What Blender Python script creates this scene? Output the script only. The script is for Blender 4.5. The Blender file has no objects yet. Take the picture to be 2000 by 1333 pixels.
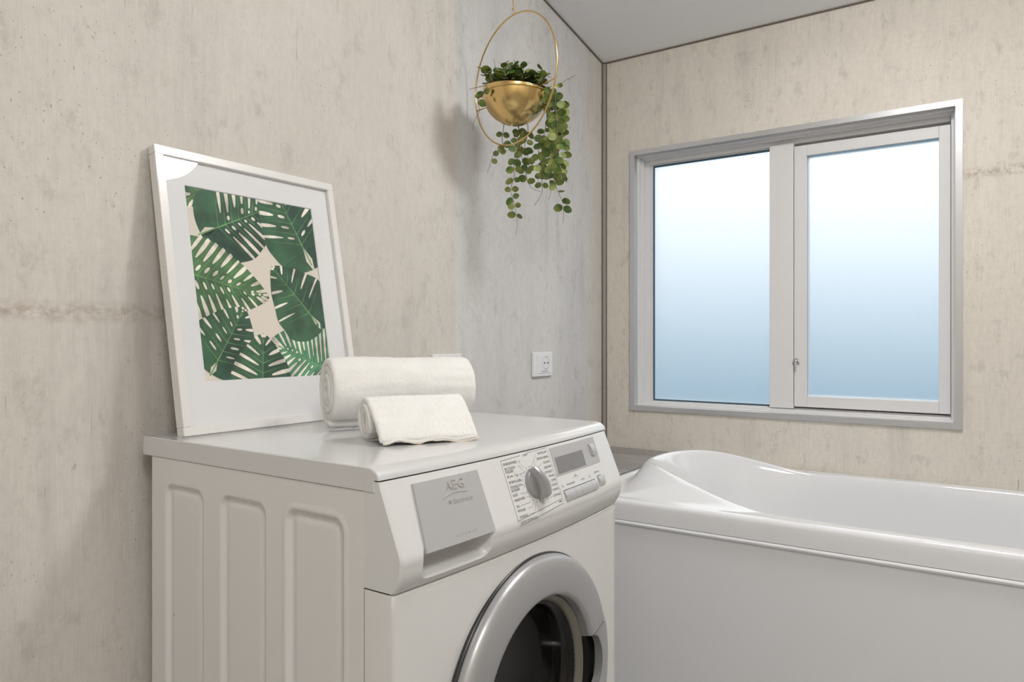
import bpy, bmesh, math, random
from mathutils import Vector, Matrix, noise
random.seed(7)
S = bpy.context.scene
COL = S.collection
PI = math.pi

# ------------------------------------------------------------ camera, world, exposure
S.view_settings.view_transform = 'Standard'
S.view_settings.look = 'None'
S.view_settings.exposure = 0.0
S.view_settings.gamma = 1.0
cam_d = bpy.data.cameras.new('camera')
cam = bpy.data.objects.new('camera', cam_d); COL.objects.link(cam)
cam_d.sensor_width = 36.0
cam_d.lens = 36.0 * 1410.0 / 2000.0
cam_d.shift_y = -4.5 / 2000.0
cam_d.clip_start = 0.02
YAW = math.radians(34.249)
F = Vector((math.cos(YAW), math.sin(YAW), 0)); R = Vector((math.sin(YAW), -math.cos(YAW), 0)); U = Vector((0, 0, 1))
cam.matrix_world = Matrix(((R.x, U.x, -F.x, 0), (R.y, U.y, -F.y, 0), (R.z, U.z, -F.z, 1.008), (0, 0, 0, 1)))
S.camera = cam

LAMP_E = 50.0          # emission of the round ceiling lamp; the added fill lamp scales from it
SKY_E = 1.0

w = bpy.data.worlds.new('overcast_sky'); S.world = w; w.use_nodes = True
nt = w.node_tree; nt.nodes.clear()
def nd(nt, t, **kw):
    n = nt.nodes.new(t)
    for k, v in kw.items():
        if k in n.inputs.keys() if isinstance(k, str) else False: n.inputs[k].default_value = v
        else: setattr(n, k, v)
    return n
_o = nd(nt, 'ShaderNodeOutputWorld'); _b = nd(nt, 'ShaderNodeBackground'); _r = nd(nt, 'ShaderNodeValToRGB')
_s = nd(nt, 'ShaderNodeSeparateXYZ'); _t = nd(nt, 'ShaderNodeTexCoord'); _m = nd(nt, 'ShaderNodeMapRange')
nt.links.new(_t.outputs['Generated'], _s.inputs[0]); nt.links.new(_s.outputs['Z'], _m.inputs[0])
_m.inputs[1].default_value = -1; _m.inputs[2].default_value = 1
nt.links.new(_m.outputs[0], _r.inputs[0]); nt.links.new(_r.outputs[0], _b.inputs[0]); nt.links.new(_b.outputs[0], _o.inputs[0])
_b.inputs[1].default_value = SKY_E
cr = _r.color_ramp
cr.elements[0].position = 0.0; cr.elements[0].color = (.10, .21, .30, 1)
cr.elements[1].position = 0.47; cr.elements[1].color = (.17, .34, .46, 1)
e = cr.elements.new(0.545); e.color = (.95, 1.07, 1.17, 1)
e = cr.elements.new(0.72); e.color = (1.95, 1.9, 1.85, 1)
e = cr.elements.new(1.0); e.color = (1.95, 1.9, 1.85, 1)

# ------------------------------------------------------------ helpers
def link_obj(name, mesh, mat=None, parent=None, smooth=False):
    o = bpy.data.objects.new(name, mesh); COL.objects.link(o)
    if mat is not None:
        for m in (mat if isinstance(mat, (list, tuple)) else [mat]): mesh.materials.append(m)
    if parent is not None: o.parent = parent
    if smooth:
        for p in mesh.polygons: p.use_smooth = True
    return o
def obj(name, bm, mat=None, parent=None, smooth=False, normals=True):
    if normals: bmesh.ops.recalc_face_normals(bm, faces=bm.faces)
    me = bpy.data.meshes.new(name); bm.to_mesh(me); bm.free()
    return link_obj(name, me, mat, parent, smooth)
def label(o, text=None, cat=None, group=None, kind=None):
    if text: o['label'] = text
    if cat: o['category'] = cat
    if group: o['group'] = group
    if kind: o['kind'] = kind
    return o
def thing(name, text, cat, group=None, kind=None):
    o = bpy.data.objects.new(name, None); COL.objects.link(o); o.empty_display_size = .05
    return label(o, text, cat, group, kind)
def box(bm, x0, x1, y0, y1, z0, z1, bev=0.0, seg=2, mi=0):
    g = bmesh.ops.create_cube(bm, size=1.0)['verts']
    for v in g: v.co = Vector(((x0+x1)/2+v.co.x*(x1-x0), (y0+y1)/2+v.co.y*(y1-y0), (z0+z1)/2+v.co.z*(z1-z0)))
    fs = list({f for v in g for f in v.link_faces})
    for f in fs: f.material_index = mi
    if bev > 0:
        es = list({e for v in g for e in v.link_edges})
        bmesh.ops.bevel(bm, geom=es, offset=bev, segments=seg, affect='EDGES', profile=.5)
def tube(bm, pts, r, n=10, closed=False, taper=None):
    pts = [Vector(p) for p in pts]; rings = []; N = len(pts); prev = None
    for i, p in enumerate(pts):
        a = pts[(i-1) % N] if (closed or i > 0) else p
        b = pts[(i+1) % N] if (closed or i < N-1) else p
        t = (b-a).normalized()
        if prev is None:
            s = t.cross(Vector((0, 0, 1)))
            if s.length < .1: s = t.cross(Vector((1, 0, 0)))
        else: s = prev - t*prev.dot(t)
        s.normalize(); prev = s; q = t.cross(s)
        rr = r if taper is None else r*(1+(taper-1)*i/max(1, N-1))
        rings.append([bm.verts.new(p+(s*math.cos(2*PI*k/n)+q*math.sin(2*PI*k/n))*rr) for k in range(n)])
    M = N if closed else N-1
    for i in range(M):
        A = rings[i]; B = rings[(i+1) % N]
        for k in range(n): bm.faces.new((A[k], A[(k+1) % n], B[(k+1) % n], B[k]))
    if not closed: bm.faces.new(rings[0][::-1]); bm.faces.new(rings[-1])
def grid(bm, nu, nv, fn, closed_u=False, mi=0):
    V = [[bm.verts.new(fn(i, j)) for j in range(nv)] for i in range(nu)]
    for i in range(nu if closed_u else nu-1):
        for j in range(nv-1):
            f = bm.faces.new((V[i][j], V[(i+1) % nu][j], V[(i+1) % nu][j+1], V[i][j+1])); f.material_index = mi
    return V
def sstep(a, b, x):
    t = min(1, max(0, (x-a)/(b-a))) if a != b else float(x >= b)
    return t*t*(3-2*t)
def rrect(x, y, cx, cy, hx, hy, r):
    qx = abs(x-cx)-hx+r; qy = abs(y-cy)-hy+r
    return math.hypot(max(qx, 0), max(qy, 0))+min(max(qx, qy), 0)-r

# ------------------------------------------------------------ materials
def pmat(name, col, rough=.5, metal=0.0, coat=0.0, **kw):
    m = bpy.data.materials.new(name); m.use_nodes = True
    b = m.node_tree.nodes['Principled BSDF']
    b.inputs['Base Color'].default_value = (*col, 1); b.inputs['Roughness'].default_value = rough
    b.inputs['Metallic'].default_value = metal; b.inputs['Coat Weight'].default_value = coat
    b.inputs['Coat Roughness'].default_value = .05
    for k, v in kw.items(): b.inputs[k.replace('_', ' ')].default_value = v
    return m
def mottled(m, scale=(8, 8, 8), c1=None, c2=None, detail=5, bump=0.0, bscale=200, bdist=.001, lo=.35, hi=.65):
    nt = m.node_tree; b = nt.nodes['Principled BSDF']; L = nt.links
    tc = nd(nt, 'ShaderNodeTexCoord'); mp = nd(nt, 'ShaderNodeMapping'); mp.inputs['Scale'].default_value = scale
    L.new(tc.outputs['Object'], mp.inputs[0])
    if c1:
        n = nd(nt, 'ShaderNodeTexNoise'); n.inputs['Scale'].default_value = 1; n.inputs['Detail'].default_value = detail
        L.new(mp.outputs[0], n.inputs['Vector'])
        r = nd(nt, 'ShaderNodeValToRGB'); r.color_ramp.elements[0].position = lo; r.color_ramp.elements[1].position = hi
        r.color_ramp.elements[0].color = (*c1, 1); r.color_ramp.elements[1].color = (*c2, 1)
        L.new(n.outputs['Fac'], r.inputs[0]); L.new(r.outputs[0], b.inputs['Base Color'])
    if bump:
        n2 = nd(nt, 'ShaderNodeTexNoise'); n2.inputs['Scale'].default_value = bscale; n2.inputs['Detail'].default_value = 3
        L.new(tc.outputs['Object'], n2.inputs['Vector'])
        bp = nd(nt, 'ShaderNodeBump'); bp.inputs['Strength'].default_value = bump; bp.inputs['Distance'].default_value = bdist
        L.new(n2.outputs['Fac'], bp.inputs['Height']); L.new(bp.outputs[0], b.inputs['Normal'])
    return m

def concrete(name, seed, base_a, base_b, light_strip=False):
    """worn whitewashed board wall: fine vertical grain, grey wash, pits, rusty dots and scratches"""
    m = bpy.data.materials.new(name); m.use_nodes = True; nt = m.node_tree; L = nt.links
    b = nt.nodes['Principled BSDF']; b.inputs['Roughness'].default_value = .62; b.inputs['Specular IOR Level'].default_value = .3
    tc = nd(nt, 'ShaderNodeTexCoord')
    def nz(scale, sc=1.0, detail=6, off=0, rough=.6, dist=0.0):
        mp = nd(nt, 'ShaderNodeMapping'); mp.inputs['Scale'].default_value = scale
        mp.inputs['Location'].default_value = (seed*3.1+off, seed*1.7+off*2, seed+off)
        L.new(tc.outputs['Object'], mp.inputs[0])
        n = nd(nt, 'ShaderNodeTexNoise'); n.inputs['Scale'].default_value = sc; n.inputs['Detail'].default_value = detail
        n.inputs['Roughness'].default_value = rough; n.inputs['Distortion'].default_value = dist
        L.new(mp.outputs[0], n.inputs['Vector']); return n.outputs['Fac']
    def rng(x, a, b_, c=0, d=1):
        r = nd(nt, 'ShaderNodeMapRange'); r.inputs[1].default_value = a; r.inputs[2].default_value = b_
        r.inputs[3].default_value = c; r.inputs[4].default_value = d; L.new(x, r.inputs[0]); return r.outputs[0]
    def mth(op, a, b_):
        n = nd(nt, 'ShaderNodeMath', operation=op)
        for i, v in enumerate((a, b_)):
            if isinstance(v, (int, float)): n.inputs[i].default_value = v
            else: L.new(v, n.inputs[i])
        return n.outputs[0]
    def mixc(fac, a, b_):
        n = nd(nt, 'ShaderNodeMix', data_type='RGBA')
        if isinstance(fac, (int, float)): n.inputs[0].default_value = fac
        else: L.new(fac, n.inputs[0])
        for i, v in ((6, a), (7, b_)):
            if isinstance(v, tuple): n.inputs[i].default_value = (*v, 1)
            else: L.new(v, n.inputs[i])
        return n.outputs[2]
    large = nz((2.2, 2.2, .9), 1, 4, 0)
    col = mixc(rng(large, .35, .65), base_a, base_b)
    if light_strip:   # the next wallpaper length is paler and cooler
        sx = nd(nt, 'ShaderNodeSeparateXYZ'); L.new(tc.outputs['Object'], sx.inputs[0])
        st = mth('MULTIPLY', rng(sx.outputs[0], 1.489, 1.493), rng(sx.outputs[0], 2.20, 2.30, 1, 0))
        wash = mixc(rng(nz((5, 5, 1.1), 1, 5, 4), .4, .62), (.76, .76, .77), (.64, .65, .68))
        col = mixc(mth('MULTIPLY', st, .72), col, wash)
        st2 = mth('MULTIPLY', rng(sx.outputs[0], .30, .34), rng(sx.outputs[0], .9, .94, 1, 0))
        col = mixc(mth('MULTIPLY', st2, .10), col, (.70, .66, .60))
    # grey vertical wash streaks
    streak = mth('MULTIPLY', rng(nz((14, 14, 1.3), 1, 6, 9, .65), .50, .72), rng(nz((2.5, 2.5, 1.6), 1, 3, 13), .42, .62))
    fine = rng(nz((70, 70, 45), 1, 5, 33, .75), .42, .68)
    col = mixc(mth('MULTIPLY', fine, .16), col, (.40, .37, .33))
    col = mixc(mth('MULTIPLY', streak, .55), col, (.42, .40, .37))
    grain = rng(nz((420, 420, 14), 1, 2, 21), .3, .7)
    weave = rng(nz((30, 30, 420), 1, 2, 22), .3, .7)
    col = mixc(mth('MULTIPLY', grain, .13), col, (.35, .33, .30))
    col = mixc(mth('MULTIPLY', weave, .08), col, (.35, .33, .30))
    med = rng(nz((26, 26, 16), 1, 6, 30, .7), .55, .75)
    col = mixc(mth('MULTIPLY', med, .50), col, (.36, .33, .29))
    # dark pits, clustered
    pits = mth('MULTIPLY', rng(nz((210, 210, 140), 1, 2, 40, .5), .675, .73), rng(nz((5, 5, 2.0), 1, 4, 50), .49, .62))
    col = mixc(mth('MULTIPLY', pits, .75), col, (.13, .11, .09))
    # thin vertical scratches
    scr = mth('MULTIPLY', rng(nz((170, 170, 7), 1, 3, 60, .6, .4), .70, .74), rng(nz((5, 5, 4), 1, 2, 70), .52, .60))
    col = mixc(mth('MULTIPLY', scr, .6), col, (.16, .14, .12))
    # larger blotches
    bl = mth('MULTIPLY', rng(nz((34, 34, 20), 1, 3, 80, .6), .70, .78), rng(nz((3, 3, 2), 1, 2, 90), .5, .6))
    col = mixc(mth('MULTIPLY', bl, .65), col, (.20, .16, .12))
    # faint horizontal stain line where boards met
    sz = nd(nt, 'ShaderNodeSeparateXYZ'); L.new(tc.outputs['Object'], sz.inputs[0])
    band = mth('SUBTRACT', 1.0, rng(mth('ABSOLUTE', mth('SUBTRACT', sz.outputs[2], 1.46 if not light_strip else 1.05), 0), 0, .02))
    band = mth('MULTIPLY', band, mth('MULTIPLY', rng(nz((60, 60, 90), 1, 4, 95), .40, .62), rng(sz.outputs[0], .60, .82, 1, 0) if light_strip else rng(sz.outputs[1], .05, .3, 1, .15)))
    col = mixc(mth('MULTIPLY', band, .8), col, (.38, .31, .25))
    L.new(col, b.inputs['Base Color'])
    bp = nd(nt, 'ShaderNodeBump'); bp.inputs['Strength'].default_value = .25; bp.inputs['Distance'].default_value = .0006
    L.new(grain, bp.inputs['Height']); L.new(bp.outputs[0], b.inputs['Normal'])
    return m

M = {}
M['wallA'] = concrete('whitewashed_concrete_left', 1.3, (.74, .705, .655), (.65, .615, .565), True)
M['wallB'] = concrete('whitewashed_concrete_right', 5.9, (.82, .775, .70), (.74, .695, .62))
M['ceil'] = pmat('matt_ceiling', (.86, .87, .89), .8)
M['floor'] = mottled(pmat('grey_floor', (.32, .31, .30), .35), (6, 6, 6), (.30, .29, .28), (.36, .35, .33))
M['steel'] = pmat('white_enamel', (.71, .705, .70), .22, 0, .4)
M['lid'] = pmat('white_lid', (.63, .63, .635), .16, 0, .3)
M['plastic'] = pmat('white_plastic', (.68, .68, .68), .28)
M['silver'] = mottled(pmat('silver_plastic', (.50, .505, .52), .38, .30), (1, 1, 1), bump=.05, bscale=900)
M['ring'] = mottled(pmat('porthole_silver', (.42, .42, .43), .33, .45), (1, 1, 1), bump=.05, bscale=900)
M['knob'] = pmat('knob_silver', (.40, .40, .41), .3, .6)
M['silver_print'] = pmat('grey_print', (.47, .47, .48), .5, .2)
M['lcd'] = pmat('lcd_window', (.20, .20, .205), .25)
M['ink'] = pmat('dark_print', (.10, .10, .11), .6)
M['emboss'] = pmat('silver_emboss', (.62, .61, .60), .28, .7)
M['chrome'] = pmat('satin_chrome', (.62, .62, .63), .22, .95)
M['rubber'] = pmat('dark_rubber', (.035, .034, .033), .45)
M['black'] = pmat('black_plastic', (.02, .02, .02), .35)
M['acrylic'] = pmat('white_acrylic', (.79, .80, .825), .07, 0, .3)
M['bathpanel'] = pmat('white_bath_panel', (.76, .77, .80), .16)
M['alu'] = pmat('brushed_aluminium', (.66, .67, .69), .33, .85)
M['darkgap'] = pmat('brown_gap', (.16, .125, .10), .7)
M['strip'] = pmat('grey_corner_profile', (.42, .41, .40), .45, .3)
M['wpaint'] = pmat('white_window_paint', (.76, .76, .77), .35)
M['seal'] = pmat('blue_grey_seal', (.05, .10, .15), .4)
M['wood'] = mottled(pmat('grey_wood', (.3, .3, .3), .38), (60, 4, 60), (.22, .20, .185), (.36, .35, .345), 8, .15, 60)
M['frame'] = pmat('white_lacquer_frame', (.76, .745, .73), .3, 0, .2)
M['mat'] = pmat('white_mat_board', (.76, .76, .77), .9)
M['paper'] = pmat('cream_paper', (.74, .68, .60), .8)
M['terry'] = mottled(pmat('white_terry', (.76, .755, .74), .95, 0, 0), (25, 25, 25), (.82, .81, .785), (.86, .85, .83), 4, .55, 900, .0016)
pass
M['terry'].node_tree.nodes['Principled BSDF'].inputs['Sheen Weight'].default_value = .3
M['hem'] = mottled(pmat('cream_hem', (.78, .73, .66), .95), (60, 60, 60), (.66, .57, .48), (.84, .80, .75), 4, .6, 700, .002)
M['brass'] = mottled(pmat('brushed_brass', (.72, .51, .22), .20, 1.0), (1, 1, 1), bump=.05, bscale=700)
M['cord'] = pmat('jute_cord', (.55, .43, .26), .8)
M['stem'] = pmat('brown_stem', (.16, .12, .07), .6)
M['leaf'] = mottled(pmat('green_leaf', (.12, .22, .05), .42), (38, 38, 38), (.06, .13, .028), (.26, .29, .065), 3, lo=.38, hi=.66)
M['leaf'].node_tree.nodes['Principled BSDF'].inputs['Subsurface Weight'].default_value = .0
M['soil'] = pmat('dark_soil', (.05, .04, .03), .9)
M['socket'] = pmat('white_socket', (.82, .82, .83), .3)
M['socket_in'] = pmat('socket_recess', (.58, .57, .53), .45)
# glass of the picture: clear thin sheet
g = bpy.data.materials.new('picture_glass'); g.use_nodes = True; nt = g.node_tree; nt.nodes.clear()
o_ = nd(nt, 'ShaderNodeOutputMaterial'); tr = nd(nt, 'ShaderNodeBsdfTransparent'); gl = nd(nt, 'ShaderNodeBsdfGlossy'); gl.inputs['Roughness'].default_value = .0
mx = nd(nt, 'ShaderNodeMixShader'); fr = nd(nt, 'ShaderNodeFresnel'); fr.inputs['IOR'].default_value = 1.5
ge = nd(nt, 'ShaderNodeNewGeometry'); sb = nd(nt, 'ShaderNodeMath', operation='SUBTRACT'); sb.inputs[0].default_value = 1.0; mu = nd(nt, 'ShaderNodeMath', operation='MULTIPLY')
nt.links.new(ge.outputs['Backfacing'], sb.inputs[1]); nt.links.new(sb.outputs[0], mu.inputs[0]); nt.links.new(fr.outputs[0], mu.inputs[1]); nt.links.new(mu.outputs[0], mx.inputs[0]); nt.links.new(tr.outputs[0], mx.inputs[1]); nt.links.new(gl.outputs[0], mx.inputs[2]); nt.links.new(mx.outputs[0], o_.inputs[0])
M['glass'] = g
# frosted pane
fg = pmat('frosted_glass', (.93, .97, 1.0), .45); b = fg.node_tree.nodes['Principled BSDF']
b.inputs['Transmission Weight'].default_value = 1.0; b.inputs['IOR'].default_value = 1.45
mottled(fg, (1, 1, 1), bump=.25, bscale=650, bdist=.0006)
M['frost'] = fg
# porthole glass
pg = pmat('porthole_glass', (.60, .58, .56), .02); b = pg.node_tree.nodes['Principled BSDF']
b.inputs['Transmission Weight'].default_value = 1.0; b.inputs['IOR'].default_value = 1.4
M['porthole'] = pg
# drum: perforated steel
dm = pmat('perforated_drum', (.30, .29, .28), .3, .9); nt = dm.node_tree
tc = nd(nt, 'ShaderNodeTexCoord'); vo = nd(nt, 'ShaderNodeTexVoronoi'); vo.inputs['Scale'].default_value = 70; vo.inputs['Randomness'].default_value = .1
r_ = nd(nt, 'ShaderNodeValToRGB'); r_.color_ramp.elements[0].position = .22; r_.color_ramp.elements[0].color = (.01, .01, .01, 1)
r_.color_ramp.elements[1].position = .30; r_.color_ramp.elements[1].color = (.28, .27, .26, 1)
nt.links.new(tc.outputs['Object'], vo.inputs['Vector']); nt.links.new(vo.outputs['Distance'], r_.inputs[0]); nt.links.new(r_.outputs[0], nt.nodes['Principled BSDF'].inputs['Base Color'])
M['drum'] = dm
em = bpy.data.materials.new('lamp_diffuser'); em.use_nodes = True; b = em.node_tree.nodes['Principled BSDF']
b.inputs['Base Color'].default_value = (.9, .9, .9, 1); b.inputs['Emission Color'].default_value = (1.0, .985, .965, 1); b.inputs['Emission Strength'].default_value = LAMP_E
M['lamp'] = em
em_fill = em.copy(); em_fill.name = 'fill_lamp_diffuser'; em_fill.node_tree.nodes['Principled BSDF'].inputs['Emission Strength'].default_value = LAMP_E*.55  # weaker glow for the added fill lamp
M['fill_lamp'] = em_fill

# ------------------------------------------------------------ room shell
XW, YW = 2.338, 1.195          # window wall plane, left wall plane
XB, YB = -1.35, -1.75
SL = .187                      # rise of the sloping ceiling towards the room
def zc(x): return 2.001+(XW-x)*SL
def struct(name, bm, m, **k): return label(obj(name, bm, m, **k), kind='structure')
# left wall and the three others, tops follow the slope
def wall_x(name, y0, y1, m):
    bm = bmesh.new()
    v = [bm.verts.new(p) for p in ((XB-.1, y0, 0), (XW+.16, y0, 0), (XW+.16, y0, zc(XW+.16)), (XB-.1, y0, zc(XB-.1)),
                                    (XB-.1, y1, 0), (XW+.16, y1, 0), (XW+.16, y1, zc(XW+.16)), (XB-.1, y1, zc(XB-.1)))]
    for f in ((0, 1, 2, 3), (7, 6, 5, 4), (0, 4, 5, 1), (1, 5, 6, 2), (2, 6, 7, 3), (3, 7, 4, 0)): bm.faces.new([v[i] for i in f])
    return struct(name, bm, m)
wall_x('wall_left', YW, YW+.1, M['wallA'])
wall_x('wall_right', YB-.1, YB, M['wallB'])
bm = bmesh.new(); box(bm, XB-.1, XB, YB, YW, 0, zc(XB)); struct('wall_back', bm, M['wallB'])
bm = bmesh.new(); box(bm, XB-.1, XW+.16, YB-.1, YW+.1, -.08, 0); struct('floor', bm, M['floor'])
bm = bmesh.new()
v = [bm.verts.new(p) for p in ((XB-.1, YB-.1, zc(XB-.1)), (XW+.16, YB-.1, zc(XW+.16)), (XW+.16, YW+.1, zc(XW+.16)), (XB-.1, YW+.1, zc(XB-.1)))]
v += [bm.verts.new(q.co+Vector((0, 0, .1))) for q in v]
for f in ((0, 1, 2, 3), (7, 6, 5, 4), (0, 4, 5, 1), (1, 5, 6, 2), (2, 6, 7, 3), (3, 7, 4, 0)): bm.faces.new([v[i] for i in f])
struct('ceiling', bm, M['ceil'])
# window wall with its opening
WY0, WY1, WZ0, WZ1 = .108, 1.070, .773, 1.652
bm = bmesh.new(); T = .16
for (a, b_, c, d) in ((YB, WY0, 0, 2.0), (WY1, YW, 0, 2.0), (WY0, WY1, 0, WZ0), (WY0, WY1, WZ1, 2.0)): box(bm, XW, XW+T, a, b_, c, d)
struct('wall_front', bm, M['wallB'])
# corner profile and the dark gaps under the ceiling
bm = bmesh.new(); box(bm, XW-.008, XW-.0005, YW-.014, YW-.0005, .64, 1.996)
struct('trim_1', bm, M['strip'])
bm = bmesh.new(); box(bm, XW-.0105, XW-.0082, YW-.0040, YW-.0005, .64, 1.996); box(bm, XW-.0025, XW-.0005, YW-.0165, YW-.0145, .64, 1.996); struct('trim_4', bm, M['darkgap'])
bm = bmesh.new()
for dx in (0,):
    v = []
    for x in (XB, XW-.001):
        for (dy, dz) in ((-.004, -.0005), (-.0005, -.0005), (-.0005, -.0048), (-.004, -.0048)): v.append(bm.verts.new((x, YW+dy, zc(x)+dz)))
    for k in range(4): bm.faces.new((v[k], v[(k+1) % 4], v[4+(k+1) % 4], v[4+k]))
    bm.faces.new(v[:4]); bm.faces.new(v[4:])
struct('trim_2', bm, M['darkgap'])
bm = bmesh.new(); box(bm, XW-.004, XW-.0005, YB, YW-.005, 1.9965, 2.0008); struct('trim_3', bm, M['darkgap'])

# ------------------------------------------------------------ window
win = thing('window_1', 'white two-light window with frosted panes in a silver trim above the bath', 'window', kind='structure')
def ring_frame(bm, x0, x1, y0, y1, z0, z1, wy, wz, bev=.0015, wzt=None, wyr=None):
    wzt = wz if wzt is None else wzt; wyr = wy if wyr is None else wyr
    box(bm, x0, x1, y1-wy, y1, z0, z1, bev); box(bm, x0, x1, y0, y0+wyr, z0, z1, bev)
    box(bm, x0, x1, y0+wyr, y1-wy, z0, z0+wz, bev); box(bm, x0, x1, y0+wyr, y1-wy, z1-wzt, z1, bev)
# aluminium angle trim: mitred flat face plus return into the reveal
bm = bmesh.new()
O = [(.0925, .757), (1.086, .757), (1.086, 1.667), (.0925, 1.667)]
I = [(.108, .7725), (1.0705, .7725), (1.0705, 1.652), (.108, 1.652)]
I2 = [(.1095, .774), (1.069, .774), (1.069, 1.6505), (.1095, 1.6505)]
x0, x1 = XW-.0005, XW-.007
for k in range(4):
    k2 = (k+1) % 4
    A, B, C_, D = O[k], O[k2], I2[k2], I2[k]
    a = [bm.verts.new((x0, *A)), bm.verts.new((x0, *B)), bm.verts.new((x1, *B)), bm.verts.new((x1, *A)),
         bm.verts.new((x1, *C_)), bm.verts.new((x1, *D)), bm.verts.new((XW+.02, *C_)), bm.verts.new((XW+.02, *D))]
    bm.faces.new((a[0], a[1], a[2], a[3])); bm.faces.new((a[3], a[2], a[4], a[5])); bm.faces.new((a[5], a[4], a[6], a[7]))
obj('window_trim', bm, M['alu'], win)
bm = bmesh.new()      # painted reveal lining
ring_frame(bm, XW+.0195, XW+.058, WY0, WY1, WZ0, WZ1, .006, .006)
ring_frame(bm, XW+.040, XW+.062, WY0+.004, WY1-.004, WZ0+.004, WZ1-.004, .010, .008)
obj('reveal_lining', bm, M['wpaint'], win)
bm = bmesh.new()      # fixed outer frame with a mullion, steps towards the glass
ring_frame(bm, XW+.058, XW+.105, WY0, WY1, WZ0, WZ1, .030, .016, wzt=.026, wyr=.016)
box(bm, XW+.046, XW+.105, .548, .622, WZ0+.014, WZ1-.024, .0015)
ring_frame(bm, XW+.066, XW+.078, .620, 1.042, WZ0+.010, WZ1-.018, .014, .008, wzt=.012, wyr=.004)
obj('window_frame', bm, M['wpaint'], win)
bm = bmesh.new(); ring_frame(bm, XW+.086, XW+.104, .1085, .560, WZ0+.001, WZ1-.001, .036, .040, wzt=.052, wyr=.036); obj('sash_stop', bm, M['wpaint'], win)
bm = bmesh.new()
ring_frame(bm, XW+.064, XW+.070, .6225, 1.0285, .790, 1.6205, .0045, .0045, 0, wzt=.005, wyr=.002)
obj('glazing_seal', bm, M['seal'], win)
bm = bmesh.new()      # opening sash on the right
ring_frame(bm, XW+.045, XW+.085, .1235, .546, .794, 1.6145, .038, .034, wyr=.0285)
sash = obj('window_sash', bm, M['wpaint'], win)
bm = bmesh.new(); ring_frame(bm, XW+.0555, XW+.0575, .150, .5095, .8265, 1.5825, .0018, .0018, 0); obj('glazing_seal', bm, M['seal'], sash)
bm = bmesh.new(); box(bm, XW+.0720, XW+.0760, .624, 1.028, .790, 1.622); o = obj('frosted_pane', bm, M['frost'], win)
bm = bmesh.new(); box(bm, XW+.0600, XW+.0640, .150, .510, .827, 1.582); o = obj('frosted_pane', bm, M['frost'], sash)
# worn latch on the mullion side of the sash
bm = bmesh.new()
lx, ly, lz = XW+.044, .540, .925
bmesh.ops.create_uvsphere(bm, u_segments=16, v_segments=10, radius=.0055, matrix=Matrix.Translation((lx-.003, ly, lz+.012)))
bmesh.ops.create_uvsphere(bm, u_segments=16, v_segments=10, radius=.004, matrix=Matrix.Translation((lx-.005, ly+.001, lz-.006)))
tube(bm, [(lx-.003, ly, lz+.012), (lx-.008, ly+.001, lz+.002), (lx-.006, ly+.001, lz-.006), (lx-.003, ly+.001, lz-.020)], .0022, 8, taper=.6)
for k in range(5):
    a = -.9+.45*k
    tube(bm, [(lx-.002, ly, lz+.010), (lx-.004, ly+math.sin(a)*.008, lz+.016+math.cos(a)*.004), (lx-.002, ly+math.sin(a)*.012, lz+.008-abs(a)*.006)], .0017, 6)
o = obj('latch', bm, M['chrome'], sash, smooth=True); label(o, 'worn dark chrome latch')

# ------------------------------------------------------------ deck and bath
DZ = .6225
t = thing('ledge', 'grey wooden ledge in the corner between the left wall and the bath', 'shelf')
bm = bmesh.new(); box(bm, 1.640, XW-.001, .9075, YW-.001, DZ-.022, DZ, .0015); obj('ledge_top', bm, M['wood'], t)
bm = bmesh.new(); box(bm, 1.652, XW-.001, .912, YW-.001, 0.001, DZ-.0225); obj('ledge_base', bm, M['bathpanel'], t)

bath = thing('bathtub', 'glossy white built-in bathtub with raised headrest under the frosted window', 'bathtub')
BX0, BX1, BY0, BY1 = 1.641, XW-.002, -.706, .905
CX, CY, AX, AY, EXP = 1.996, .10, .306, .738, 2.6
RZ = .607
def inner(th, s=1.0, ex=EXP):
    c, s_ = math.cos(th), math.sin(th)
    return (CX+AX*s*math.copysign(abs(c)**(2/ex), c), CY+AY*s*math.copysign(abs(s_)**(2/ex), s_))
def outer(th, inset):
    x, y = inner(th); dx, dy = x-CX, y-CY
    x0, x1, y0, y1 = BX0+inset, BX1-inset, BY0+inset, BY1-inset
    k = 1e9
    if dx > 1e-9: k = min(k, (x1-CX)/dx)
    if dx < -1e-9: k = min(k, (x0-CX)/dx)
    if dy > 1e-9: k = min(k, (y1-CY)/dy)
    if dy < -1e-9: k = min(k, (y0-CY)/dy)
    return CX+dx*k, CY+dy*k
def raise_(y): return .060*sstep(.44, .80, y)
NB = 360
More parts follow.
